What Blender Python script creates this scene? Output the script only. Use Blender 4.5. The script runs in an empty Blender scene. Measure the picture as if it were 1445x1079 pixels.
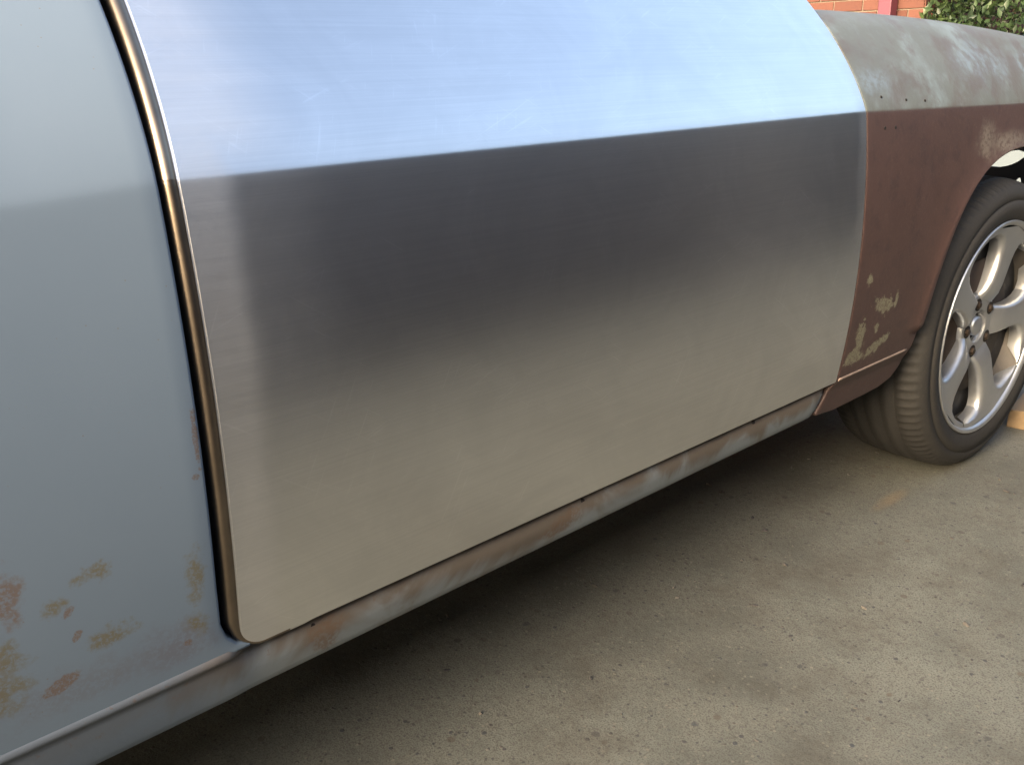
import bpy, bmesh, math, random
from mathutils import Vector, Matrix, noise
random.seed(7)
S = bpy.context.scene
COL = S.collection
R = math.radians

# ------------------------------------------------------------------ camera
# world: X = car length (front +X), Y = across (near side of the car at y=0, camera on -Y), Z up, metres
cam = bpy.data.cameras.new('camera'); co = bpy.data.objects.new('camera', cam); COL.objects.link(co)
right = Vector((0.73689, -0.67581, -0.01647)); down = Vector((-0.23465, -0.23286, -0.94378)); fwd = Vector((0.63398, 0.69933, -0.33017))
M = Matrix((right, -down, -fwd)).transposed().to_4x4(); M.translation = Vector((0.0, -0.7533, 0.9057))
co.matrix_world = M
cam.sensor_fit = 'HORIZONTAL'; cam.sensor_width = 36.0; cam.lens = 36.0 * 1309 / 1445
cam.clip_start = 0.02; cam.clip_end = 500
S.camera = co

# ------------------------------------------------------------------ light
SUN_ELEV, SUN_AZ = R(20), Vector((-1.0, -0.14))     # low hazy sun behind the car; the fence shades the strip beside it
w = bpy.data.worlds.new('World'); S.world = w; w.use_nodes = True
nt = w.node_tree; bg = nt.nodes['Background']
sky = nt.nodes.new('ShaderNodeTexSky'); sky.sky_type = 'NISHITA'; sky.sun_disc = False
sky.sun_elevation = SUN_ELEV; sky.sun_rotation = math.atan2(SUN_AZ.x, SUN_AZ.y)
sky.air_density = 1.0; sky.dust_density = 10.0; sky.ozone_density = 0.6
nt.links.new(sky.outputs[0], bg.inputs[0]); bg.inputs[1].default_value = 0.15
sl = bpy.data.lights.new('sun', 'SUN'); so = bpy.data.objects.new('sun', sl); COL.objects.link(so)
sl.energy = 0.5; sl.angle = R(40); sl.color = (1.0, 0.92, 0.80)
sd = Vector((SUN_AZ.x, SUN_AZ.y, 0)).normalized() * math.cos(SUN_ELEV) + Vector((0, 0, math.sin(SUN_ELEV)))
so.rotation_euler = sd.to_track_quat('Z', 'Y').to_euler(); so.location = (-6, -4, 8)
S.view_settings.view_transform = 'Standard'; S.view_settings.look = 'None'
S.view_settings.gamma = 1.0; S.view_settings.use_curve_mapping = False
S.view_settings.exposure = 2.4
S.cycles.max_bounces = 7; S.cycles.diffuse_bounces = 4; S.cycles.glossy_bounces = 4; S.cycles.sample_clamp_indirect = 3.0
S.cycles.use_denoising = True

# ------------------------------------------------------------------ material helpers
class NB:
    def __init__(s, name):
        s.m = bpy.data.materials.new(name); s.m.use_nodes = True
        s.t = s.m.node_tree; s.b = s.t.nodes['Principled BSDF']; s._p = None
    def new(s, typ, **kw):
        n = s.t.nodes.new(typ)
        for k, v in kw.items(): setattr(n, k, v)
        return n
    def put(s, sock, v):
        if isinstance(v, (int, float)): sock.default_value = v
        elif isinstance(v, tuple):
            sock.default_value = (v + (1.0,)) if (len(v) == 3 and sock.type == 'RGBA') else v
        else: s.t.links.new(v, sock)
    def pos(s):
        if s._p is None: s._p = s.new('ShaderNodeTexCoord').outputs['Object']
        return s._p
    def xyz(s):
        n = s.new('ShaderNodeSeparateXYZ'); s.put(n.inputs[0], s.pos()); return n.outputs
    def math(s, op, a, b=0.0, c=None, clamp=False):
        n = s.new('ShaderNodeMath', operation=op, use_clamp=clamp)
        s.put(n.inputs[0], a); s.put(n.inputs[1], b)
        if c is not None: s.put(n.inputs[2], c)
        return n.outputs[0]
    def scale(s, vec, sc, off=(0, 0, 0)):
        n = s.new('ShaderNodeMapping'); s.put(n.inputs[0], vec); n.inputs['Scale'].default_value = sc; n.inputs['Location'].default_value = off
        return n.outputs[0]
    def noise(s, scale, detail=4, rough=0.55, vec=None, stretch=None, off=(0, 0, 0), dist=0.0):
        v = vec or s.pos()
        if stretch or off != (0, 0, 0): v = s.scale(v, stretch or (1, 1, 1), off)
        n = s.new('ShaderNodeTexNoise'); s.put(n.inputs['Vector'], v)
        n.inputs['Scale'].default_value = scale; n.inputs['Detail'].default_value = detail
        n.inputs['Roughness'].default_value = rough; n.inputs['Distortion'].default_value = dist
        return n.outputs[0]
    def vor(s, scale, out='Distance', stretch=None, rnd=1.0):
        v = s.scale(s.pos(), stretch) if stretch else s.pos()
        n = s.new('ShaderNodeTexVoronoi'); s.put(n.inputs['Vector'], v); n.inputs['Scale'].default_value = scale
        n.inputs['Randomness'].default_value = rnd
        return n.outputs[out]
    def ss(s, v, a, b, lo=0.0, hi=1.0):
        n = s.new('ShaderNodeMapRange', interpolation_type='SMOOTHSTEP', clamp=True)
        s.put(n.inputs[0], v)
        for i, q in zip((1, 2, 3, 4), (a, b, lo, hi)): n.inputs[i].default_value = q
        return n.outputs[0]
    def mix(s, f, a, b):
        n = s.new('ShaderNodeMix', data_type='RGBA'); s.put(n.inputs[0], f); s.put(n.inputs[6], a); s.put(n.inputs[7], b)
        return n.outputs[2]
    def fmix(s, f, a, b):
        n = s.new('ShaderNodeMix', data_type='FLOAT'); s.put(n.inputs[0], f); s.put(n.inputs[2], a); s.put(n.inputs[3], b)
        return n.outputs[0]
    def blot(s, cx, cz, rx, rz, soft=0.5, nz=0.8, nsc=60, rot=0.0):
        """a worn patch with a ragged outline round (cx, cz) on the car side (X, Z in metres)"""
        x, y, z = s.xyz()
        dx = s.math('SUBTRACT', x, cx); dz = s.math('SUBTRACT', z, cz)
        if rot:
            c, q = math.cos(rot), math.sin(rot)
            a = s.math('ADD', s.math('MULTIPLY', dx, c), s.math('MULTIPLY', dz, q))
            b = s.math('SUBTRACT', s.math('MULTIPLY', dz, c), s.math('MULTIPLY', dx, q)); dx, dz = a, b
        dx = s.math('DIVIDE', dx, rx); dz = s.math('DIVIDE', dz, rz)
        d = s.math('SQRT', s.math('ADD', s.math('MULTIPLY', dx, dx), s.math('MULTIPLY', dz, dz)))
        n = s.math('MULTIPLY', s.math('SUBTRACT', s.noise(nsc, 5, 0.65, off=(cx * 7, 0, cz * 5)), 0.5), nz * 2)
        m = s.ss(s.math('ADD', d, n), 1.0, 1.0 - soft)
        return s.math('MULTIPLY', m, s.ss(s.noise(nsc * 4.5, 3, 0.7), 0.36, 0.56, 0.25, 1.0))
    def bump(s, h, strength=0.2, dist=0.01, prev=None):
        n = s.new('ShaderNodeBump'); n.inputs['Strength'].default_value = strength; n.inputs['Distance'].default_value = dist
        s.put(n.inputs['Height'], h)
        if prev is not None: s.put(n.inputs['Normal'], prev)
        return n.outputs[0]
    def out(s, col=None, rough=None, metal=None, normal=None, **kw):
        if col is not None: s.put(s.b.inputs['Base Color'], col)
        if rough is not None: s.put(s.b.inputs['Roughness'], rough)
        if metal is not None: s.put(s.b.inputs['Metallic'], metal)
        if normal is not None: s.put(s.b.inputs['Normal'], normal)
        for k, v in kw.items(): s.put(s.b.inputs[k.replace('_', ' ')], v)
        return s.m

def mx(b, fs, a):
    """max of several masks"""
    for f in fs: a = b.math('MAXIMUM', a, f)
    return a

# --- bare brushed sheet metal of the door
b = NB('bare_sheet_metal')
x, y, z = b.xyz()
fine = b.noise(1.0, 3, 0.6, stretch=(14, 260, 1100))
mid = b.noise(1.0, 4, 0.6, stretch=(3.0, 40, 90))
big = b.noise(3.2, 4, 0.6)
edge = b.math('ADD', x, b.math('MULTIPLY', b.math('SUBTRACT', b.noise(14, 3), 0.5), 0.02))
band = b.ss(edge, 0.380, 0.348)
topband = b.math('MULTIPLY', b.ss(edge, 0.46, 0.36), b.ss(z, 0.80, 0.86))
fband = b.ss(b.math('ADD', x, b.math('MULTIPLY', b.math('SUBTRACT', b.noise(20, 3), 0.5), 0.03)), 1.415, 1.45)
swirl = b.noise(1.0, 2, 0.5, stretch=(300, 100, 800), dist=0.6)
rough = b.math('ADD', 0.270, b.math('MULTIPLY', b.math('SUBTRACT', mid, 0.5), 0.08))
rough = b.math('ADD', rough, b.math('MULTIPLY', b.math('SUBTRACT', big, 0.5), 0.06))
rough = b.math('ADD', rough, b.math('MULTIPLY', b.ss(edge, .50, .38), .03))
rough = b.math('ADD', rough, b.math('MULTIPLY', mx(b, [topband, b.math('MULTIPLY', fband, .5)], band), b.math('ADD', .09, b.math('MULTIPLY', swirl, .12))))
rough = b.math('MAXIMUM', rough, 0.278)
scr = b.ss(b.noise(1.0, 2, 0.5, stretch=(2.2, 40, 420), off=(3, 0, 1)), 0.74, 0.80)
strk = b.noise(1.0, 4, 0.62, stretch=(3.5, 60, 330), off=(5, 0, 2))
cloud = b.noise(7, 5, .6, off=(1, 0, 3), dist=1.5)
col = b.mix(b.ss(b.fmix(0.4, cloud, strk), .30, .70), (0.70, 0.70, 0.695), (0.79, 0.785, 0.775))
col = b.mix(b.math('MULTIPLY', b.ss(fine, .35, .75), .25), col, (0.66, 0.655, 0.64))
col = b.mix(b.math('MULTIPLY', scr, 0.12), col, (0.8, 0.8, 0.8))
for ang, st_, of_ in ((0.35, (5, 40, 330), 1.0), (-0.6, (9, 40, 420), 4.0), (1.1, (11, 40, 380), 7.0)):
    mp = b.new('ShaderNodeMapping'); b.put(mp.inputs[0], b.pos()); mp.inputs['Rotation'].default_value = (0, ang, 0); mp.inputs['Location'].default_value = (of_, 0, of_)
    sw = b.noise(1.0, 2, 0.5, vec=mp.outputs[0], stretch=st_, dist=0.4)
    col = b.mix(b.math('MULTIPLY', b.ss(sw, .64, .74), b.math('MULTIPLY', b.ss(cloud, .42, .62), .30)), col, (0.93, 0.93, 0.93))
nrm = b.bump(b.noise(1.0, 2, .5, stretch=(60, 60, 60), dist=2.0), 0.03, 0.0008)
nrm = b.bump(b.noise(4.5, 2, 0.5), 0.10, 0.004, nrm)
tg = b.new('ShaderNodeTangent', direction_type='UV_MAP', uv_map='UVMap')
METAL = b.out(col, rough, 1.0, nrm, Anisotropic=0.08, Anisotropic_Rotation=0.25); b.t.links.new(tg.outputs[0], b.b.inputs['Tangent'])

# --- pale blue-grey primer of the rear quarter
b = NB('pale_primer')
n1 = b.noise(5, 5, 0.6); n2 = b.noise(160, 3, 0.7)
col = b.mix(n1, (0.1286, 0.1759, 0.2310), (0.1524, 0.2000, 0.2559))
col = b.mix(b.math('MULTIPLY', b.blot(0.255, 0.40, 0.06, 0.035, 0.9, 0.7, 45), 0.55), col, (0.1151, 0.1069, 0.1315))
col = b.mix(b.math('MULTIPLY', b.blot(0.17, 0.40, 0.10, 0.03, 0.9, 0.9, 60), 0.4), col, (0.1219, 0.1172, 0.1350))
ol = mx(b, [b.blot(0.282, 0.468, 0.012, 0.035, .8, 1.2, 75), b.blot(0.278, 0.415, 0.014, 0.018, .8, 1.2, 75),
            b.blot(0.195, 0.506, 0.020, 0.010, .8, 1.4, 80), b.blot(0.163, 0.486, 0.012, 0.012, .8, 1.3, 80),
            b.blot(0.200, 0.440, 0.026, 0.012, .8, 1.4, 80), b.blot(0.118, 0.452, 0.022, 0.026, .8, 1.1, 60, 0.5)],
        b.blot(0.105, 0.425, 0.035, 0.028, .8, 1.1, 60))
col = b.mix(b.math('MULTIPLY', ol, 0.75), col, (0.1248, 0.1009, 0.0441))
ru = mx(b, [b.blot(0.158, 0.411, 0.018, 0.0085, .2, 0.5, 120, 0.35), b.blot(0.292, 0.563, 0.004, 0.003, .3, .8, 200), b.blot(0.172, 0.478, 0.007, 0.004, .3, .8, 150, .8),
            b.blot(0.175, 0.452, 0.007, 0.004, .3, .8, 150, .8), b.blot(0.268, 0.398, 0.005, 0.004, .3, .8, 150), b.blot(0.297, 0.60, 0.003, 0.03, .3, 1.3, 120)],
        b.blot(0.124, 0.510, 0.022, 0.032, .7, 1.0, 60))
col = b.mix(b.math('MULTIPLY', ru, 0.75), col, (0.1300, 0.0803, 0.0510))
spk = b.math('MULTIPLY', b.ss(b.vor(75), 0.07, 0.03), b.ss(b.noise(9, 2), 0.5, 0.62))
col = b.mix(b.math('MULTIPLY', spk, 0.6), col, (0.1354, 0.1035, 0.0853))
nrm = b.bump(n2, 0.03, 0.002); nrm = b.bump(b.noise(3.5, 2), 0.12, 0.006, nrm)
PRIMER = b.out(col, b.fmix(n1, 0.55, 0.68), 0.0, nrm)

# --- sill: the same primer, rust-streaked
b = NB('streaked_sill_primer')
x, y, z = b.xyz()
base = b.mix(b.noise(7, 4), (0.1760, 0.2020, 0.2151), (0.2244, 0.2513, 0.2654))
base = b.mix(b.ss(x, .38, .25), base, (0.115, 0.150, 0.195))
st = b.noise(1.0, 4, 0.65, stretch=(7, 3, 5), dist=1.4)
up = b.ss(z, 0.305, 0.352)
rm = b.ss(b.math('ADD', st, b.math('MULTIPLY', up, 0.30)), 0.48, 0.78)
rm = b.math('MULTIPLY', rm, b.ss(x, 0.18, 0.36, 0.25, 1.0))
fleck = b.ss(b.noise(90, 4, 0.7), 0.60, 0.68)
col = b.mix(b.math('MULTIPLY', rm, .8), base, (0.0924, 0.0628, 0.0366))
top_dark = b.math('MULTIPLY', b.ss(b.math('ADD', z, b.math('MULTIPLY', b.math('SUBTRACT', st, .5), .03)), .344, .356), b.ss(x, .30, .36))  # darker brown along the sill's upper edge below the door
col = b.mix(b.math('MULTIPLY', top_dark, .8), col, (0.0484, 0.0359, 0.0256))
col = b.mix(b.math('MULTIPLY', fleck, b.math('MULTIPLY', up, 0.5)), col, (0.1232, 0.0763, 0.0503))
col = b.mix(b.math('MULTIPLY', mx(b, [b.blot(0.78, 0.325, 0.05, 0.02, .5, .8, 50, .25)], b.blot(0.42, 0.325, 0.03, 0.03, .6, .8, 45, .8)), 0.8), col, (0.1232, 0.0789, 0.0513))
SILL = b.out(col, 0.55, 0.0, b.bump(b.noise(140, 3, 0.7), 0.12, 0.002))

# --- fender: stripped, rust-brown with remains of blue-grey primer
b = NB('rusty_stripped_steel')
x, y, z = b.xyz()
big = b.noise(5.5, 5, 0.62, off=(1.7, 0, .4)); pat = b.noise(11, 6, 0.66, off=(4, 0, 2), dist=0.8); fl = b.noise(150, 4, 0.7)
diag = b.noise(1.0, 4, 0.6, vec=None, stretch=(8, 5, 8), off=(2, 0, 0), dist=1.2)
up = b.ss(b.math('SUBTRACT', z, b.math('MULTIPLY', b.math('SUBTRACT', x, 1.455), -0.022)), 0.812, 0.818)
tan = b.mix(pat, (0.0805, 0.0729, 0.0576), (0.1308, 0.1527, 0.1388))
mot = b.noise(34, 6, .7, off=(2, 3, 1))
tan = b.mix(b.math('MULTIPLY', b.ss(mot, .45, .62), .5), tan, (0.1375, 0.1597, 0.1513))
tan = b.mix(b.ss(big, 0.52, 0.66), tan, (0.1576, 0.1909, 0.1909))
tan = b.mix(b.math('MULTIPLY', mx(b, [b.blot(1.97, 0.885, 0.17, 0.055, .8, .8, 14), b.blot(2.25, .87, .14, .06, .8, .8, 14)], b.blot(1.52, 0.86, 0.10, 0.03, .9, .8, 20)), 0.75), tan, (0.1677, 0.2152, 0.2569))
tan = b.mix(b.math('MULTIPLY', b.ss(b.fmix(.45, diag, mot), 0.45, 0.62), 0.75), tan, (0.0839, 0.0639, 0.0500))
low = b.mix(big, (0.0483, 0.0278, 0.0250), (0.0791, 0.0458, 0.0389))
low = b.mix(b.math('MULTIPLY', b.ss(mot, .5, .66), .5), low, (0.0369, 0.0236, 0.0236))
low = b.mix(b.ss(fl, 0.5, 0.75), low, (0.0839, 0.0514, 0.0417))
low = b.mix(b.math('MULTIPLY', mx(b, [b.blot(2.02, 0.73, 0.14, 0.028, .9, .6, 30)], b.blot(1.93, 0.74, 0.07, 0.045, .9, .9, 25)), 0.75), low, (0.1744, 0.1527, 0.1250))
cream = mx(b, [b.blot(1.575, 0.478, 0.045, 0.016, .25, 1.5, 70, -.2), b.blot(1.507, 0.437, 0.018, 0.028, .25, 1.5, 80), b.blot(1.562, 0.437, 0.010, 0.012, .3, 1.2, 90),
               b.blot(1.50, 0.395, 0.03, 0.016, .25, 1.5, 70), b.blot(1.58, 0.40, 0.05, 0.012, .25, 1.6, 70, .3), b.blot(1.62, .48, .006, .02, .3, 1., 90)], b.blot(1.504, 0.537, 0.010, 0.012, .3, 1.3, 90))
low = b.mix(b.math('MULTIPLY', cream, 0.75), low, (0.2415, 0.2360, 0.1527))
low = b.mix(b.math('MULTIPLY', b.ss(b.vor(120), 0.10, 0.04), b.ss(b.noise(12, 3), .5, .6)), low, (0.0335, 0.0208, 0.0208))
col = b.mix(up, low, tan)
col = b.mix(b.math('MULTIPLY', b.ss(fl, 0.62, 0.72), b.math('MULTIPLY', up, .5)), col, (0.1006, 0.0694, 0.0555))
FENDER = b.out(col, b.fmix(pat, 0.40, 0.62), 0.0, b.bump(fl, 0.15, 0.0015))

def simple(name, col, rough=0.5, metal=0.0, nsc=None, var=0.25, bumpd=0.0):
    b = NB(name); c = col
    if nsc:
        n = b.noise(nsc, 4, 0.6); c = b.mix(n, tuple(v * (1 - var) for v in col), tuple(min(1, v * (1 + var)) for v in col))
        return b.out(c, rough, metal, b.bump(n, 0.3, bumpd) if bumpd else None)
    return b.out(c, rough, metal)
BRONZE = simple('tarnished_folded_edge', (0.22, 0.18, 0.14), 0.36, 1.0, 25, .35)
DARK = simple('black_underseal', (0.012, 0.012, 0.014), 0.7, 0, 60, .5, .003)
UNDER = simple('bounce_underbody_paint', (0.30, 0.275, 0.24), 0.85, 0, 12, .25)  # pale tone chosen to bounce light onto the ground below the car
BLACKPAINT = simple('black_gloss_paint', (0.010, 0.010, 0.012), 0.35, 0, 30, .4)
HOLE = simple('hole_black', (0.006, 0.005, 0.005), 0.9)  # black surface discs stand in for shaded insides of holes and nut pockets
ALLOY = NB('alloy_wheel_silver')
_n = ALLOY.noise(40, 4); ALLOY = ALLOY.out(ALLOY.mix(_n, (0.40, 0.415, 0.43), (0.49, 0.505, 0.52)), ALLOY.fmix(_n, 0.33, 0.45), 0.85, None, Coat_Weight=0.3, Coat_Roughness=0.1)
b = NB('dusty_tyre_rubber')
n = b.noise(9, 5, .6); n2 = b.noise(180, 3, .7)
c = b.mix(n, (0.0098, 0.0095, 0.0095), (0.0205, 0.0196, 0.0181)); c = b.mix(b.math('MULTIPLY', b.ss(n2, .5, .75), .4), c, (0.0490, 0.0441, 0.0367))
RUBBER = b.out(c, 0.78, 0, b.bump(n2, .2, .001))
NUT = simple('rusty_lug_nut', (0.05, 0.036, 0.026), 0.5, 0.6, 90, .6)
DISC = simple('rusty_brake_iron', (0.035, 0.024, 0.018), 0.75, 0.2, 50, .5)
WOOD = NB('raw_pine_timber')
_g = WOOD.noise(1.0, 4, .6, stretch=(6, 60, 60)); WOOD = WOOD.out(WOOD.mix(_g, (0.17, 0.115, 0.06), (0.25, 0.175, 0.10)), .75, 0, WOOD.bump(_g, .3, .002))

# --- old concrete with exposed aggregate
b = NB('aged_concrete')
n1 = b.noise(2.2, 8, .68); n2 = b.noise(9, 6, .62); n3 = b.noise(70, 4, .7); n4 = b.noise(330, 3, .7)
c = b.mix(b.ss(n1, .28, .72), (0.0743, 0.0772, 0.0654), (0.1598, 0.1662, 0.1425))
c = b.mix(b.math('MULTIPLY', b.ss(n2, .40, .66), .5), c, (0.1460, 0.1457, 0.1219))
c = b.mix(b.math('MULTIPLY', b.ss(n3, .50, .70), .55), c, (0.0729, 0.0698, 0.0562))
c = b.mix(b.math('MULTIPLY', b.ss(n4, .48, .62), .75), c, (0.0598, 0.0568, 0.0468))
vd = b.vor(62, stretch=(1, 1, 0.01)); vc = b.vor(62, 'Color', stretch=(1, 1, 0.01))
sc_ = b.new('ShaderNodeSeparateColor'); b.put(sc_.inputs[0], vc); pick = sc_.outputs[0]; hue = sc_.outputs[1]
stone = b.math('MULTIPLY', b.ss(b.math('ADD', vd, b.math('ADD', b.math('MULTIPLY', n3, 0.35), b.math('MULTIPLY', hue, 0.15))), 0.46, 0.34), b.math('MULTIPLY', b.ss(pick, 0.62, 0.66), b.ss(n2, .30, .55)))
scol = b.mix(hue, (0.0432, 0.0479, 0.0536), (0.0995, 0.0718, 0.0536))
c = b.mix(b.math('MULTIPLY', stone, .9), c, scol)
vd2 = b.vor(150, stretch=(1, 1, 0.01)); vc2 = b.vor(150, 'Color', stretch=(1, 1, 0.01))
s2 = b.new('ShaderNodeSeparateColor'); b.put(s2.inputs[0], vc2)
stone2 = b.math('MULTIPLY', b.ss(vd2, 0.42, 0.28), b.ss(s2.outputs[0], 0.62, 0.68))
c = b.mix(b.math('MULTIPLY', stone2, .85), c, b.mix(s2.outputs[1], (0.0398, 0.0410, 0.0436), (0.1725, 0.1642, 0.1339)))
vd3 = b.vor(26, stretch=(1, 1, 0.01)); s3 = b.new('ShaderNodeSeparateColor'); b.put(s3.inputs[0], b.vor(26, 'Color', stretch=(1, 1, 0.01)))
stone3 = b.math('MULTIPLY', b.ss(b.math('ADD', vd3, b.math('MULTIPLY', n3, 0.3)), 0.34, 0.27), b.ss(s3.outputs[0], 0.70, 0.73))
c = b.mix(b.math('MULTIPLY', stone3, .75), c, b.mix(s3.outputs[1], (0.0365, 0.0424, 0.0502), (0.0995, 0.0821, 0.0569)))
br = b.noise(4.5, 7, .7, off=(3, 1, 0))
c = b.mix(b.math('MULTIPLY', b.ss(br, .47, .68), .5), c, (0.0630, 0.0561, 0.0429))
# oil stain plus under-car shade, both darkened into the strip below the car
x, y, z = b.xyz()
yy = b.math('ADD', y, b.math('MULTIPLY', b.math('SUBTRACT', n2, .5), .9)); yy = b.math('ADD', yy, b.math('MULTIPLY', b.math('SUBTRACT', x, 1.0), 0.35))
oil_shade = b.math('MULTIPLY', b.ss(yy, -0.25, 0.45), b.ss(yy, 2.6, 1.6))
oil_shade = b.math('MULTIPLY', oil_shade, b.ss(n3, .25, .7, .55, 1.0))
c = b.mix(b.math('MULTIPLY', oil_shade, .18), c, (0.0398, 0.0342, 0.0294))
rs = b.math('ADD', b.math('POWER', b.math('DIVIDE', b.math('SUBTRACT', x, 1.80), .09), 2.0), b.math('POWER', b.math('DIVIDE', b.math('SUBTRACT', y, .03), .022), 2.0))
rs = b.ss(b.math('ADD', rs, b.math('MULTIPLY', n2, 1.2)), 1.6, .2)
c = b.mix(b.math('MULTIPLY', rs, .35), c, (0.2256, 0.1368, 0.0536))
h = b.math('ADD', b.math('MULTIPLY', n3, .6), b.math('MULTIPLY', n4, .35)); h = b.math('ADD', h, b.math('MULTIPLY', stone, .3))
CONCRETE = b.out(c, .86, 0, b.bump(h, .45, .004))

b = NB('orange_red_brick')
oi = b.new('ShaderNodeObjectInfo').outputs['Random']; n = b.noise(28, 5, .65); n2 = b.noise(120, 3, .7)
gi = b.new('ShaderNodeNewGeometry').outputs['Random Per Island']; rr = b.math('FRACT', b.math('ADD', oi, gi))
c = b.mix(rr, (0.085, 0.030, 0.020), (0.120, 0.045, 0.030)); c = b.mix(b.math('MULTIPLY', b.ss(n, .5, .7), .5), c, (0.08, 0.03, 0.024))
BRICK = b.out(c, .85, 0, b.bump(n2, .4, .003))
MORTAR = simple('sandy_mortar', (0.135, 0.108, 0.082), .9, 0, 60, .2, .004)
MAROON = simple('maroon_paint', (0.11, 0.026, 0.045), .45, 0, 20, .15)
b = NB('glossy_hedge_leaf')
gi = b.new('ShaderNodeNewGeometry').outputs['Random Per Island']; n = b.noise(3, 3)
c = b.mix(gi, (0.0112, 0.0248, 0.0099), (0.0310, 0.0558, 0.0198)); c = b.mix(b.ss(n, .5, .72), c, (0.0527, 0.0837, 0.0248))
LEAF = b.out(c, .5, 0); b.b.inputs['Subsurface Weight'].default_value = 0
BARK = simple('brown_bark', (0.07, 0.05, 0.035), .9, 0, 40, .4, .01)
WHITEWALL = simple('pale_wall_paint', (0.10, 0.125, 0.145), .7, 0, 8, .06)
FENCE = simple('charcoal_fence_paint', (0.007, 0.012, 0.026), .55, 0, 6, .2)
FENCEPOST = simple('grey_post_paint', (0.30, 0.31, 0.33), .55, 0, 6, .15)
TILE = simple('dark_roof_tile', (0.10, 0.06, 0.05), .8, 0, 20, .3)

# ------------------------------------------------------------------ object helpers
def link(name, me, mat, parent=None, loc=None):
    o = bpy.data.objects.new(name, me); COL.objects.link(o)
    if mat and not me.materials: me.materials.append(mat)
    if parent: o.parent = parent
    if loc is not None: o.location = loc
    return o
def mesh(name, verts, faces, smooth=True, uv=None):
    me = bpy.data.meshes.new(name); me.from_pydata([tuple(v) for v in verts], [], faces); me.update()
    if smooth: me.shade_smooth()
    if uv:
        l = me.uv_layers.new(name='UVMap')
        for lp in me.loops:
            co_ = me.vertices[lp.vertex_index].co; l.data[lp.index].uv = uv(co_)
    return me
def empty(name, loc=(0, 0, 0), label=None, cat=None, group=None):
    o = bpy.data.objects.new(name, None); COL.objects.link(o); o.location = loc; o.empty_display_size = .1
    tag(o, label, cat, group); return o
def tag(o, label=None, cat=None, group=None, kind=None):
    for k, v in (('label', label), ('category', cat), ('group', group), ('kind', kind)):
        if v: o[k] = v
    return o
def box_me(name, lo, hi, bev=0.0, seg=2):
    bm = bmesh.new(); bmesh.ops.create_cube(bm, size=1)
    for v in bm.verts: v.co = Vector([lo[i] + (v.co[i] + .5) * (hi[i] - lo[i]) for i in range(3)])
    if bev: bmesh.ops.bevel(bm, geom=bm.edges[:], offset=bev, segments=seg, affect='EDGES', profile=.5)
    me = bpy.data.meshes.new(name); bm.to_mesh(me); bm.free(); return me
def prism_me(name, quadA, quadB):
    v = list(quadA) + list(quadB); n = len(quadA)
    f = [tuple(range(n))[::-1], tuple(range(n, 2 * n))] + [(i, (i + 1) % n, n + (i + 1) % n, n + i) for i in range(n)]
    me = mesh(name, v, f, False); bm = bmesh.new(); bm.from_mesh(me); bmesh.ops.recalc_face_normals(bm, faces=bm.faces[:]); bm.to_mesh(me); bm.free(); return me
def lathe(prof, seg, axis_y=True, mod=None, closed=False):
    """profile of (y, r) turned about the Y axis"""
    v, f = [], []
    n = len(prof)
    for k in range(seg):
        a = 2 * math.pi * k / seg
        for i, (py, pr) in enumerate(prof):
            r = pr + (mod(i, k) if mod else 0); v.append((r * math.cos(a), py, r * math.sin(a)))
    for k in range(seg):
        k2 = (k + 1) % seg
        for i in range(n - 1): f.append((k * n + i, k * n + i + 1, k2 * n + i + 1, k2 * n + i))
    return v, f

def resample(pts, ts):
    L = [0.0]
    for p, q in zip(pts, pts[1:]): L.append(L[-1] + math.hypot(q[0] - p[0], q[1] - p[1]))
    out = []
    for t in ts:
        d = t * L[-1]; i = 0
        while i < len(L) - 2 and L[i + 1] < d: i += 1
        s = (d - L[i]) / max(L[i + 1] - L[i], 1e-9)
        out.append((pts[i][0] + s * (pts[i + 1][0] - pts[i][0]), pts[i][1] + s * (pts[i + 1][1] - pts[i][1])))
    return out
def coons(A, B, C, Dd, us, vs, ub=None):
    """A bottom, B top (left to right); C left, Dd right (bottom to top)"""
    a = resample(A, us); bb = resample(B, us if ub is None else ub); c = resample(C, vs); d = resample(Dd, vs)
    rows = []
    for j, v in enumerate(vs):
        row = []
        for i, u in enumerate(us):
            p = []
            for k in (0, 1):
                s = (1 - v) * a[i][k] + v * bb[i][k] + (1 - u) * c[j][k] + u * d[j][k]
                s -= (1 - u) * (1 - v) * a[0][k] + u * (1 - v) * a[-1][k] + (1 - u) * v * bb[0][k] + u * v * bb[-1][k]
                p.append(s)
            row.append(tuple(p))
        rows.append(row)
    return rows
def zc(x):
    if x < 0.30: return 0.8155 - 0.006 * min(1.0, (0.30 - x) / 0.1)
    return 0.8155 - 0.0215 * max(0.0, x - 1.455)
def side_y(x, z, wd=0.0025):
    """how far the body side lies inward of the crease plane"""
    s = z - zc(x)
    h = .5 * (s + math.sqrt(s * s + wd * wd)); g = .5 * (s - math.sqrt(s * s + wd * wd))
    yv = .1426 * s + .2784 * h + 1.744 * h * h + .328 * g * g
    if x > 2.35: yv += .45 * (x - 2.35) ** 2
    if x < -1.2: yv += .25 * (x + 1.2) ** 2
    return yv
def lin(a, b_, n): return [a + (b_ - a) * i / (n - 1) for i in range(n)]
FIL = lambda r: [(r * math.sin(a), r * (1 - math.cos(a))) for a in lin(0, math.pi / 2, 6)] 
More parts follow.
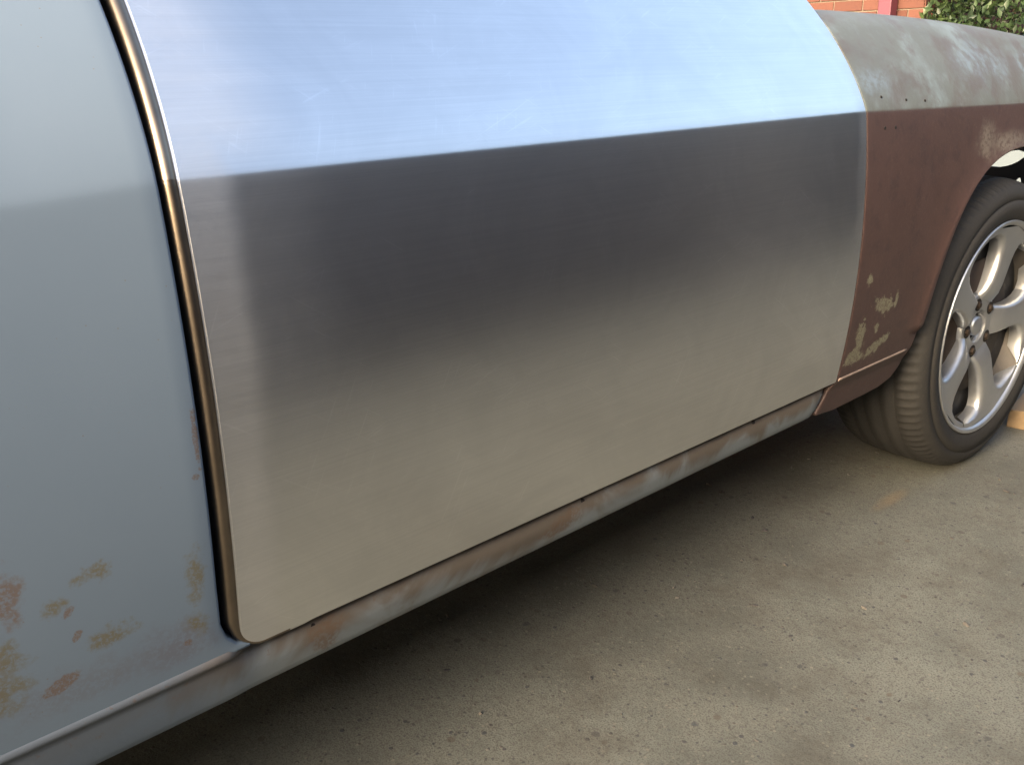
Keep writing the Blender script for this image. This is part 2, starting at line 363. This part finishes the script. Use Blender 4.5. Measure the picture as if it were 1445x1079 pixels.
def panel(name, rows, mat, parent, edge, depth=.03, bead_mat=None, is_bead=None):
    """skin from a grid of (x,y,z) rows (bottom to top) with turned-in edges; edge(i, j) gives the fold profile [(out, in), ...]"""
    nr, nc = len(rows), len(rows[0])
    v = [Vector(p) for r in rows for p in r]; f = []
    for j in range(nr - 1):
        for i in range(nc - 1): f.append((j * nc + i, j * nc + i + 1, (j + 1) * nc + i + 1, (j + 1) * nc + i))
    loop = [(0, i) for i in range(nc)] + [(j, nc - 1) for j in range(1, nr)] + [(nr - 1, i) for i in range(nc - 2, -1, -1)] + [(j, 0) for j in range(nr - 2, 0, -1)]
    n = len(loop); P = [v[j * nc + i] for j, i in loop]
    prev = [j * nc + i for j, i in loop]
    outs = []
    for k in range(n):
        d = P[(k + 1) % n] - P[k - 1]; o = Vector((d.z, 0, -d.x))
        outs.append(o.normalized() if o.length > 1e-9 else Vector((0, 0, 0)))
    prof = [edge(*loop[k], P[k]) for k in range(n)]
    m = len(prof[0]); beads = []
    for q in range(1, m + 1):
        cur = []
        for k in range(n):
            if q < m: o_, i_ = prof[k][q]
            else: o_, i_ = prof[k][-1][0], prof[k][-1][1] + depth
            v.append(P[k] + outs[k] * o_ + Vector((0, i_, 0))); cur.append(len(v) - 1)
        for k in range(n):
            k2 = (k + 1) % n; f.append((prev[k2], prev[k], cur[k], cur[k2]))
            if is_bead and q >= 2 and is_bead(P[k]): beads.append(len(f) - 1)
        prev = cur
    me = mesh(name, v, f, True, uv=lambda c: (c.x, c.z))
    o = link(name, me, mat, parent)
    if bead_mat:
        me.materials.append(bead_mat)
        for k in beads: me.polygons[k].material_index = 1
    return o
def tube(path, r, seg=8):
    v, f = [], []
    n = len(path)
    for i, p in enumerate(path):
        p = Vector(p); t = (Vector(path[min(i + 1, n - 1)]) - Vector(path[max(i - 1, 0)])).normalized()
        s = t.cross(Vector((0, 0, 1)));  s = s.normalized() if s.length > 1e-4 else Vector((1, 0, 0)); q = s.cross(t)
        rr_ = r(i / (n - 1)) if callable(r) else r
        for k in range(seg):
            a = 2 * math.pi * k / seg; v.append(p + (s * math.cos(a) + q * math.sin(a)) * rr_)
    for i in range(n - 1):
        for k in range(seg): f.append((i * seg + k, i * seg + (k + 1) % seg, (i + 1) * seg + (k + 1) % seg, (i + 1) * seg + k))
    f.append(tuple(range(seg))[::-1]); f.append(tuple(range((n - 1) * seg, n * seg)))
    return v, f

# ================================================================== GROUND
N = 60
g = link('ground', mesh('ground', [(-60, -60, 0), (60, -60, 0), (60, 60, 0), (-60, 60, 0)], [(0, 1, 2, 3)], False), CONCRETE)
tag(g, 'stained grey concrete driveway with exposed aggregate under and beside the car', 'driveway', kind='structure')

# ================================================================== CAR
WIDTH = 1.80
car = empty('car', (0, 0, 0), 'unpainted two-door car with a bare metal door and a rusty brown front fender', 'car')
def mirrored(o):
    """the same panel on the far side of the car"""
    c = o.copy(); COL.objects.link(c); c.parent = car; c.scale = (1, -1, 1); c.location = (0, WIDTH, 0); return c
vlow = [.5 - .5 * math.cos(math.pi * t) for t in lin(0, 1, 84)]
upz = [t ** 1.7 for t in lin(0, 1, 34)][1:]
def upper(L, Rr, us, z0, drop, wd, topr=.03, ledge=.09):
    rows = []
    for t in upz:
        row = []
        for u in us:
            x0 = L(0) + u * (Rr(0) - L(0)); base = zc(x0); zz = base + t * (z0 - base)
            x_ = L(zz) + u * (Rr(zz) - L(zz)); dz = drop(x_); zz = zc(x_) + t * (z0 + dz - zc(x_))
            row.append((x_, side_y(x_, zz, wd), zz))
        rows.append(row)
    last = rows[-1]
    for k in range(1, 9):
        tau = ledge * (k / 8) ** 1.3
        rows.append([(p[0], p[1] + tau, p[2] + topr * (1 - math.exp(-tau / topr))) for p in last])
    return rows
def lower(grid, wd, tuck=None):
    return [[(x_, side_y(x_, z_, wd) + (tuck(x_, z_) if tuck else 0), z_) for x_, z_ in r] for r in grid]

# ---- door
us = [.5 - .5 * math.cos(math.pi * t) for t in lin(0, 1, 110)]
DL = lambda z_: 0.3195 + max(0, z_ - .8155) * .105
DR = lambda z_: 1.4545
A = [(.347, .3612), (1.4545, .3588)]
B = [(DL(.8), zc(.32)), (1.4545, zc(1.4545))]
C = [(.347 - .0252 * math.sin(a), .3864 - .0252 * math.cos(a)) for a in lin(0, math.pi / 2, 14)] + [(.3215, .42), (.3210, .5), (.3205, .65), (.3195, zc(.32))]
Dd = [(1.4545, .3588), (1.4545, zc(1.4545))]
rows = lower(coons(A, B, C, Dd, us, vlow), .0022) + upper(DL, DR, us, 1.0, lambda x_: 0, .0022)
BEAD = [(0, 0), (.0012, .0022), (.0030, .0012), (.0060, -.0010), (.0095, -.0004), (.0125, .0030), (.0140, .0085), (.0132, .016)]
SM = [(.0025 * math.sin(a), .0025 * (1 - math.cos(a))) for a in lin(0, math.pi / 2, 8)]
TOPE = [(0, 0)] * 8
def door_edge(j, i, p):
    if j == len(rows) - 1: return TOPE
    wgt = min(max(0.0, min(1.0, (0.400 - p.x) / .055)), max(0.12, min(1.0, (p.z - .366) / .03)))
    return [(a[0] * wgt + c[0] * (1 - wgt), a[1] * wgt + c[1] * (1 - wgt)) for a, c in zip(BEAD, SM)]
door = panel('door', rows, METAL, car, door_edge, .035, BRONZE, lambda p: p.x < .372); door['label'] = 'bare brushed sheet metal door with a sharp crease line'
mirrored(door)

# ---- rear quarter panel with its wheel arch
def arch(cx, cz, rx, rz, a0, a1, n, e=2.4):
    out = []
    for a in lin(a0, a1, n):
        c, s = math.cos(a), math.sin(a)
        out.append((cx + rx * math.copysign(abs(c) ** (2 / e), c), cz + rz * math.copysign(abs(s) ** (2 / e), s)))
    return out
RW = -.72
A = [(-1.85, .40), (-1.16, .36)] + arch(RW, .325, .38, .36, R(172), R(8), 40) + [(-.335, .3640), (.290, .3640), (.330, .3640)]
B = [(-1.85, zc(0)), (.20, zc(.2)), (.2985, zc(.2985))]
C = [(-1.85, .40), (-1.85, zc(0))]
Dd = [(.330, .3640), (.315, .3695), (.304, .382), (.2985, .400), (.2975, .45), (.2980, .6), (.2985, zc(.2985))]
QR = lambda z_: .2985 + max(0, z_ - .8155) * .075
us = lin(0, 1, 150); ub = us
q_rows = lower(coons(A, B, C, Dd, us, vlow), .005) + upper(lambda z_: -1.85, QR, us, 1.0, lambda x_: -.06 * max(0, -x_ - .6) ** 2, .005)
SM6 = FIL(.0035)
quarter = panel('quarter_panel', q_rows, PRIMER, car, lambda j, i, p: [(0, 0)] * 6 if j == len(q_rows) - 1 else SM6, .03)
quarter['label'] = 'pale blue grey primed rear quarter panel with rust spots'
mirrored(quarter)

# ---- front fender
FL = 1.4612
A = [(1.428, .300), (1.49, .2935), (1.60, .2945), (1.655, .2965), (1.695, .305), (1.719, .323), (1.730, .350), (1.7325, .385)] + arch(2.12, .325, .39, .392, R(170), R(9), 60) + [(2.52, .35), (2.80, .35)]
B = [(FL, zc(FL)), (2.80, zc(2.8))]
C = [(1.428, .300), (1.446, .330), (1.456, .3555), (FL, .372), (FL, .6), (FL, zc(FL))]
Dd = [(2.80, .35), (2.80, zc(2.8))]
us = lin(0, 1, 170)
def arch_flare(x_, z_):
    d = (abs((x_ - 2.12) / .39) ** 2.4 + abs(max(0, z_ - .325) / .392) ** 2.4) ** (1 / 2.4) - 1
    fl_ = -.007 * math.exp(-max(d, 0) / .07) if z_ > .40 else 0
    return fl_ + .006 * max(0.0, min(1.0, (.358 - z_) / .02))
f_rows = lower(coons(A, B, C, Dd, us, vlow), .004, arch_flare) + upper(lambda z_: FL, lambda z_: 2.80, us, .948, lambda x_: -.05 * max(0, x_ - 1.5) ** 2, .004, .03, .2)
fender = panel('fender', f_rows, FENDER, car, lambda j, i, p: [(0, 0)] * 6 if j == len(f_rows) - 1 else FIL(.003), .022)
fender['label'] = 'rust brown front fender with patches of old blue grey primer'
fender2 = mirrored(fender)
v, f = tube([(x_, side_y(x_, .3600) + .0022, .3600) for x_ in lin(1.4625, 1.7300, 24)], lambda t: .0036 * min(1, 12 * (1 - t) + .2))
rg = link('lower_ridge', mesh('lower_ridge', v, f), simple('scuffed_ridge', (0.25, 0.19, 0.155), .55, 0, 70, .5), car)
mirrored(rg)

# ---- sills
sp = [(.045, .372), (.020, .3715), (.0085, .3690), (.0035, .3655), (.0015, .3615), (.0030, .3570), (.0060, .3530), (.0062, .346), (.0085, .336), (.0120, .322), (.0160, .308), (.0195, .2995), (.0240, .2958), (.032, .2945), (.07, .296)]
v, f = [], []
xs = lin(-.36, 1.40, 120) + [1.408, 1.416, 1.4235, 1.430, 1.435, 1.438]
for x_ in xs:
    e = max(0.0, (x_ - 1.395) / .043)
    lift = .058 * (1 - math.sqrt(max(0, 1 - e * e)))
    for py, pz in sp:
        zz = max(pz, .2945 + lift); v.append((x_, py + .0007 * noise.noise((x_ * 3, 0, pz * 9)) + (.006 * e * e), zz if zz < .372 else pz))
        ins = max(0.0, min(1.0, (x_ - .312) / .024)); ins = ins * ins * (3 - 2 * ins); prd = (1 - ins) * (.0022 if pz > .356 else 0.0)
        q_ = v.pop(); v.append((q_[0], q_[1] - prd + ins * (.021 if pz > .358 else (.016 if pz > .352 else (.007 if pz > .34 else .002))), q_[2]))
n = len(sp)
for i in range(len(xs) - 1):
    for k in range(n - 1): f.append((i * n + k, i * n + k + 1, (i + 1) * n + k + 1, (i + 1) * n + k))
f.append(tuple((len(xs) - 1) * n + k for k in range(n)))
sill = link('sill', mesh('sill', v, f), SILL, car); sill['label'] = 'pale rust streaked sill below the door'
mirrored(sill)
def hole(x_, y_, z_, r, parent):
    vv, ff = lathe([(.004, .0001), (-.0006, .0001), (-.0006, r * .8), (.0002, r), (.004, r)], 12)
    return link('drill_hole', mesh('drill_hole', vv, ff), HOLE, parent, (x_, y_, z_))
for x_, z_ in ((.4055, .3425), (.8187, .3440), (1.2183, .345)): hole(x_, .0132, z_, .0044, sill)
for x_, z_ in ((1.5184, .8339), (1.6023, .8261), (1.6711, .8222), (1.5173, .7862), (1.5542, .7852)): hole(x_, side_y(x_, z_, .004), z_, .0032, fender)

# ---- body shell behind the skins
def slab(name, lo, hi, mat, bev=.004): return link(name, box_me(name, lo, hi, bev), mat, car)
slab('door_jamb', (.20, .050, .33), (.345, .11, .86), DARK)
slab('door_jamb', (.20, .160, .87), (.345, .22, .98), DARK)
slab('hinge_pillar', (1.40, .052, .31), (1.52, .14, .86), DARK)
slab('hinge_pillar', (1.40, .160, .87), (1.52, .22, .92), DARK)
slab('inner_sill', (-.33, .048, .31), (1.44, .12, .372), UNDER)
for nme in ('door_jamb', 'door_jamb.001', 'hinge_pillar', 'hinge_pillar.001', 'inner_sill'): mirrored(bpy.data.objects[nme])
slab('floor_pan', (-1.80, .06, .325), (1.62, WIDTH - .06, .345), UNDER)
slab('engine_floor', (1.63, .36, .33), (2.60, WIDTH - .36, .36), UNDER)
slab('firewall', (1.56, .12, .32), (1.60, WIDTH - .12, .93), DARK)
slab('cowl', (1.44, .18, .930), (1.75, WIDTH - .18, .968), PRIMER, .01)
slab('rear_deck', (-1.80, .18, .93), (-.45, WIDTH - .18, .985), PRIMER, .01)
slab('tail_panel', (-1.86, .10, .42), (-1.82, WIDTH - .10, .98), PRIMER, .01)
slab('front_panel', (2.72, .22, .36), (2.76, WIDTH - .22, .60), DARK, .01)
# roof on its pillars
v, f = [], []
for i, u in enumerate(lin(-1, 1, 13)):
    for k, q in enumerate(lin(-1, 1, 15)):
        v.append((.28 + .72 * u, WIDTH / 2 + .56 * q, 1.335 - .05 * abs(u) ** 3 - .05 * abs(q) ** 3))
for i in range(12):
    for k in range(14): f.append((i * 15 + k, (i + 1) * 15 + k, (i + 1) * 15 + k + 1, i * 15 + k + 1))
roof = link('roof', mesh('roof', v, f), PRIMER, car); md = roof.modifiers.new('thick', 'SOLIDIFY'); md.thickness = .03; md.offset = -1
def sq(cx, cy, cz_, a, c): return [(cx - a, cy - c, cz_), (cx + a, cy - c, cz_), (cx + a, cy + c, cz_), (cx - a, cy + c, cz_)]
pl = link('windscreen_pillar', prism_me('windscreen_pillar', sq(1.50, .235, .965, .045, .03), sq(.96, .38, 1.255, .035, .03)), PRIMER, car); mirrored(pl)
pl = link('rear_pillar', prism_me('rear_pillar', sq(-.62, .235, .97, .22, .03), sq(-.36, .38, 1.26, .09, .03)), PRIMER, car); mirrored(pl)

# ---- black inner guard in front of the wheel, with openings
def sheet_with_holes(name, outer, holes, X0, mat):
    bm = bmesh.new(); edges = []
    for lp in [outer] + holes:
        vs = [bm.verts.new((X0, p[0], p[1])) for p in lp]
        for i in range(len(vs)): edges.append(bm.edges.new((vs[i], vs[(i + 1) % len(vs)])))
    bmesh.ops.triangle_fill(bm, use_beauty=True, edges=edges)
    me = bpy.data.meshes.new(name); bm.to_mesh(me); bm.free()
    o = link(name, me, mat, car); md = o.modifiers.new('thick', 'SOLIDIFY'); md.thickness = .003; return o
lens = [(.213, .625), (.202, .638), (.191, .648), (.178, .656), (.164, .664), (.144, .668), (.131, .664), (.124, .656), (.142, .640), (.154, .633), (.166, .628), (.187, .623)]
poly = [(.140, .581), (.141, .590), (.136, .599), (.130, .601), (.127, .593), (.129, .578)]
ig = sheet_with_holes('inner_guard', [(.045, .36), (.34, .33), (.34, .86), (.10, .84), (.06, .72)], [lens, poly], 2.53, BLACKPAINT)
mirrored(ig)
v, f = [], []
for a in lin(R(150), R(60), 16):
    for y_ in (.25, .34): v.append((2.11 + .41 * math.cos(a), y_, .33 + .41 * math.sin(a)))
for i in range(15): f.append((2 * i, 2 * i + 1, 2 * i + 3, 2 * i + 2))
wh = link('wheel_housing', mesh('wheel_housing', v, f), DARK, car); md = wh.modifiers.new('thick', 'SOLIDIFY'); md.thickness = .004
mirrored(wh)
sh = link('housing_wall', box_me('housing_wall', (1.66, .345, .32), (2.52, .355, .74)), DARK, car); mirrored(sh)

# ---- wheels
TR = .325
tp = [(.016, .232), (.008, .238), (.003, .246), (.0, .262), (.0005, .278), (.0035, .279), (.004, .282), (.002, .284), (.005, .296), (.011, .307), (.019, .3145), (.028, .319), (.040, .322), (.0555, .3238), (.0575, .317), (.0640, .317), (.066, .3242), (.088, .3250), (.090, .3175), (.099, .3175), (.101, .3252)]
W2 = .228
tp = tp + [(W2 - a, r_) for a, r_ in reversed(tp)]
def sipe(i, k):
    k3 = k % 3
    if i in (10, 11, 12) or i in (29, 30, 31): return -.0050 if k3 == 0 else 0
    if i in (13, 28): return -.0025 if k3 == 0 else 0
    return 0
v, f = lathe(tp, 288, mod=sipe); tyre_me = mesh('tyre', v, f); tyre_me.materials.append(RUBBER)
v, f = lathe([(.0142, .2252), (.040, .221), (.080, .212), (.16, .210), (.20, .222), (.215, .236)], 96); barrel_me = mesh('barrel', v, f); barrel_me.materials.append(simple('dark_barrel_alloy', (0.075, 0.068, 0.06), .6, .3, 30, .4))  # barrel in a darker alloy tone than the rim
rp = [(.014, .2365), (.006, .2385), (.0035, .2370), (.0035, .2335), (.0055, .2300), (.010, .2270), (.0142, .2255), (.018, .2250)]
v, f = lathe(rp, 120)
def add(vv, ff):
    o_ = len(v); v.extend(vv); f.extend([tuple(o_ + q for q in fc) for fc in ff])
st_r = [.030, .048, .064, .080, .100, .128, .155, .178, .195, .206, .213, .2175, .2285]
st_w = [.020, .031, .036, .0335, .0305, .0295, .0315, .037, .048, .066, .096, .1278, .1343]
st_y = [.046, .043, .033, .0245, .020, .0175, .0160, .0148, .0138, .0130, .0124, .0120, .0108]
BASE = R(2)
for s_ in range(5):
    a = BASE + s_ * 2 * math.pi / 5; ca, sa = math.cos(a), math.sin(a); vv, ff = [], []
    cs = [(-.97, .032), (-.99, .016), (-.96, .007), (-.88, .0030), (-.80, .0008), (-.74, 0), (0, .0006), (.74, 0), (.80, .0008), (.88, .0030), (.96, .007), (.99, .016), (.97, .032)]
    for r_, w_, y_ in zip(st_r, st_w, st_y):
        for cu, cy_ in cs:
            if r_ > .216: cu = max(-1, min(1, cu)); cy_ = 0
            lx = math.sqrt(max(r_ * r_ - (cu * w_) ** 2, 0)) if r_ > .16 else r_; lt = cu * w_
            vv.append((lx * ca - lt * sa, y_ + cy_, lx * sa + lt * ca))
    m = len(cs)
    for i in range(len(st_r) - 1):
        for k in range(m - 1): ff.append((i * m + k, (i + 1) * m + k, (i + 1) * m + k + 1, i * m + k + 1))
    add(vv, ff)
hv, hf = lathe([(.075, .080), (.046, .078), (.040, .075), (.0375, .070), (.0370, .041), (.0385, .0375), (.066, .036), (.070, .034), (.070, .0001)], 60)
add(hv, hf)
rim_me = mesh('rim', v, f); rim_me.materials.append(ALLOY)
bm = bmesh.new(); bm.from_mesh(rim_me); bmesh.ops.recalc_face_normals(bm, faces=bm.faces[:]); bm.to_mesh(rim_me); bm.free(); rim_me.shade_smooth(); rim_me.set_sharp_from_angle(angle=R(32))
v, f = lathe([(.0, .0001), (.0, .006), (.002, .0085), (.004, .0085), (.004, .0105), (.018, .0105)], 6)
nut_me = mesh('lug_nut', v, f, False); nut_me.materials.append(NUT)
v, f = lathe([(.0385, .0135), (.0362, .0142), (.0355, .0132), (.0360, .0120), (.0364, .0001)], 24)
seat_me = mesh('nut_seat', v, f); seat_me.materials.append(HOLE)
v, f = lathe([(.048, .082), (.048, .150), (.055, .150), (.055, .082)], 60); disc_me = mesh('brake_disc', v, f); disc_me.materials.append(DISC)
v, f = lathe([(.002, .0001), (.002, .017), (.005, .022), (.050, .024)], 32); cap_me = mesh('axle_cap', v, f); cap_me.materials.append(ALLOY)
v, f = lathe([(.056, .0001), (.056, .2155)], 48); back_me = mesh('opening_dark_disc', v, f); back_me.materials.append(DARK)  # black disc added behind the spokes to darken the wheel openings
def wheel(x_, y_, steer, flip=False, spin=0.0):
    wd = bpy.data.objects.new('wheel', None); COL.objects.link(wd); wd.parent = car; wd.empty_display_size = .05
    wd.location = (x_, y_, TR); wd.rotation_euler = (0, spin, steer + (math.pi if flip else 0))
    link('tyre', tyre_me, None, wd); link('rim', rim_me, None, wd); link('barrel', barrel_me, None, wd); link('brake_disc', disc_me, None, wd); link('opening_dark_disc', back_me, None, wd)
    c_ = link('axle_cap', cap_me, None, wd); c_.location = (0, .036, 0)
    for k in range(5):
        a = BASE + R(36) + k * 2 * math.pi / 5
        p = (.0560 * math.cos(a), 0, .0560 * math.sin(a))
        link('nut_seat', seat_me, None, wd, p); link('lug_nut', nut_me, None, wd, (p[0], .0310, p[2]))
    return wd
wheel(2.10, -.020, R(-2)); wheel(2.10, WIDTH + .02, R(-2), True); wheel(RW, .02, 0, False, .5); wheel(RW, WIDTH - .02, 0, True, .9)

# ---- timber chock in front of the tyre
bl = link('timber_block', box_me('timber_block', (-.13, -.045, 0), (.13, .045, .048), .003), WOOD, None, (2.53, -.005, .0))
bl.rotation_euler = (0, 0, R(8)); tag(bl, 'short piece of raw timber on the concrete against the front tyre', 'timber')

# ================================================================== BRICK HOUSE ahead of the car
HX, HY0, HY1, HZ = 7.40, 2.70, 9.0, 2.58
house = empty('brick_house', (HX, HY0, 0), 'orange brick house wall with a maroon post behind the fender', 'house')
def hpart(name, lo, hi, mat, bev=.0):
    return link(name, box_me(name, [lo[0] - HX, lo[1] - HY0, lo[2]], [hi[0] - HX, hi[1] - HY0, hi[2]], bev), mat, house)
hpart('wall', (HX, HY0 + .003, 0), (HX + 4.0, HY1, HZ), MORTAR)
BL, BH, PIT = .240, .076, .086
bme = box_me('brick', (-.0, 0, 0), (.012, BL, BH), .003, 1); bme.materials.append(BRICK)
hme = box_me('brick', (-.0, 0, 0), (.012, BL / 2 - .005, BH), .003, 1); hme.materials.append(BRICK)
rest = bmesh.new(); cnt = 0
for r_ in range(int(HZ / PIT)):
    z_ = r_ * PIT + .006; yo = 0 if r_ % 2 == 0 else -.125; k = 0
    while True:
        y0 = k * .25 + yo; k += 1
        if y0 > HY1 - HY0 - .25: break
        half = y0 < 0; y_ = max(0, y0); px = -.010 + random.uniform(-.0015, .0015)
        if .55 < z_ < 2.0 and y_ < 3.6 and cnt < 290:
            o = link('brick', hme if half else bme, None, house, (px, y_ + .001, z_ + random.uniform(-.001, .001))); cnt += 1
        else:
            L_ = BL / 2 - .005 if half else BL
            m_ = Matrix.Translation((px + .006, y_ + L_ / 2, z_ + BH / 2)) @ Matrix.Diagonal((.012, L_, BH, 1)); bmesh.ops.create_cube(rest, size=1, matrix=m_)
for r_ in range(int(HZ / PIT)):      # side wall
    for k in range(15):
        x_ = .125 * (r_ % 2) + k * .25
        m_ = Matrix.Translation((x_ + BL / 2, -.003, r_ * PIT + .006 + BH / 2)) @ Matrix.Diagonal((BL, .012, BH, 1)); bmesh.ops.create_cube(rest, size=1, matrix=m_)
me = bpy.data.meshes.new('brickwork'); rest.to_mesh(me); rest.free(); o = link('brickwork', me, BRICK, house); o['kind'] = 'stuff'
hpart('post', (HX - .14, HY0 + .195, 0), (HX - .035, HY0 + .30, HZ - .02), MAROON, .006)
hpart('roof', (HX - .6, HY0 - .5, HZ + .002), (HX + 4.5, HY1 + .5, HZ + .12), TILE, .01)
hpart('gutter', (HX - .72, HY0 - .5, HZ - .01), (HX - .602, HY1 + .5, HZ + .10), MAROON, .015)

# ================================================================== HEDGE and a low pale wall added as the bright patch in the guard opening
def leaf_mass(name, lo, hi, nclump, nleaf, size, seed, parent):
    rng = random.Random(seed); v, f = [], []
    for c_ in range(nclump):
        e = [rng.random() for _ in range(3)]; side = rng.random()
        if side < .45: e[0] = rng.random() ** 3 * .35
        elif side < .8: e[1] = rng.random() ** 3 * .35
        else: e[2] = 1 - rng.random() ** 3 * .25
        cc = Vector([lo[k] + e[k] * (hi[k] - lo[k]) for k in range(3)])
        cc += Vector((noise.noise(cc * 1.6), noise.noise(cc * 1.6 + Vector((9, 0, 0))), noise.noise(cc * 1.6 + Vector((0, 7, 0))))) * .28
        ax = Vector((rng.gauss(-.4, .6), rng.gauss(-.4, .6), rng.gauss(.7, .4))).normalized()
        for l_ in range(nleaf):
            p = cc + ax * rng.uniform(-.12, .12) + Vector((rng.gauss(0, .035), rng.gauss(0, .035), rng.gauss(0, .035)))
            d = (ax + Vector((rng.gauss(0, .8), rng.gauss(0, .8), rng.gauss(0, .8)))).normalized()
            s = d.cross(Vector((rng.gauss(0, 1), rng.gauss(0, 1), rng.gauss(0, 1)))).normalized(); up_ = d.cross(s)
            L_ = size * rng.uniform(.7, 1.4); w_ = L_ * .24; o_ = len(v)
            v += [p, p + d * L_ * .45 + s * w_ + up_ * w_ * .35, p + d * L_, p + d * L_ * .45 - s * w_ + up_ * w_ * .35, p + d * L_ * .5]
            f += [(o_, o_ + 4, o_ + 1), (o_ + 1, o_ + 4, o_ + 2), (o_, o_ + 3, o_ + 4), (o_ + 3, o_ + 2, o_ + 4)]
    o = link(name, mesh(name, v, f), LEAF, parent); o['kind'] = 'stuff'; return o
hedge = empty('hedge', (8.05, 2.0, 0), 'leafy green hedge at the corner of the brick house', 'hedge')
leaf_mass('foliage', (-.80, -2.7, .1), (.55, .70, 2.5), 4200, 14, .062, 3, hedge)
for k in range(7):
    y_ = -2.4 + k * .45
    v, f = tube([(0, y_, 0), (.05, y_ + .05, .7), (-.05, y_ - .04, 1.4), (.02, y_ + .08, 2.1)], lambda t: .035 * (1 - .6 * t))
    link('stem', mesh('stem', v, f), BARK, hedge)
gw = link('added_pale_wall', box_me('added_pale_wall', (-.1, -2.2, 0), (.1, .55, .38), .012), WHITEWALL, None, (6.90, 1.70, 0))
tag(gw, 'added low pale wall that makes the bright patch in the opening above the front tyre', 'wall')

# ================================================================== FENCE beside the driveway (mirrored in the door)
FY = -1.48
fence = empty('steel_fence', (1.0, FY, 0), 'dark charcoal ribbed fence along the driveway, mirrored in the bare metal door', 'fence')
def rib_sheet(Lx, h):
    v, f = [], []; n_ = 0; x_ = 0.0; patn = [(0, 0), (.07, 0), (.085, .022), (.145, .022), (.16, 0)]
    pts = []
    while x_ < Lx - .01:
        for dx, dy in patn[:-1]: pts.append((min(x_ + dx, Lx), dy))
        x_ += .16
    pts.append((Lx, 0))
    for px, py in pts: v += [(px, py, .03), (px, py, h)]
    for i in range(len(pts) - 1): f.append((2 * i, 2 * i + 2, 2 * i + 3, 2 * i + 1))
    return mesh('fence_panel', v, f, False)
pm = rib_sheet(2.30, 1.62); pm.materials.append(FENCE)
pom = box_me('fence_post', (-.045, -.03, 0), (.045, .055, 1.69), .004); pom.materials.append(FENCEPOST)
rm_ = box_me('fence_rail', (0, -.03, 1.60), (2.30, .035, 1.655), .004); rm_.materials.append(FENCE)
for k in range(-5, 6):
    x_ = k * 2.36
    o = link('fence_panel', pm, None, fence, (x_ + .03, 0, 0)); md = o.modifiers.new('thick', 'SOLIDIFY'); md.thickness = .004
    link('fence_post', pom, None, fence, (x_, 0, 0)); link('fence_rail', rm_, None, fence, (x_ + .03, 0, 0))

# ================================================================== loose grit on the concrete
rng = random.Random(21); bm = bmesh.new()
for k in range(420):
    x_ = rng.uniform(.2, 3.2); y_ = rng.uniform(-1.3, .35); r_ = rng.choice((.0012, .0016, .002, .002, .003, .0042))
    m_ = Matrix.Translation((x_, y_, r_ * .35)) @ Matrix.Rotation(rng.uniform(0, 6.28), 4, 'Z') @ Matrix.Diagonal((rng.uniform(.8, 2.2), rng.uniform(.6, 1.0), rng.uniform(.5, .8), 1))
    vs = bmesh.ops.create_icosphere(bm, subdivisions=1, radius=r_, matrix=m_)['verts']
    for vv in vs: vv.co += Vector((rng.gauss(0, 1), rng.gauss(0, 1), rng.gauss(0, .5))) * r_ * .18
me = bpy.data.meshes.new('loose_grit'); bm.to_mesh(me); bm.free()
b = NB('mixed_grit'); gi = b.new('ShaderNodeNewGeometry').outputs['Random Per Island']
GRIT = b.out(b.mix(gi, (0.025, 0.025, 0.03), (0.11, 0.10, 0.085)), .85)
o = link('loose_grit', me, GRIT); tag(o, 'small dark grit scattered over the concrete beside the car', 'grit', kind='stuff')
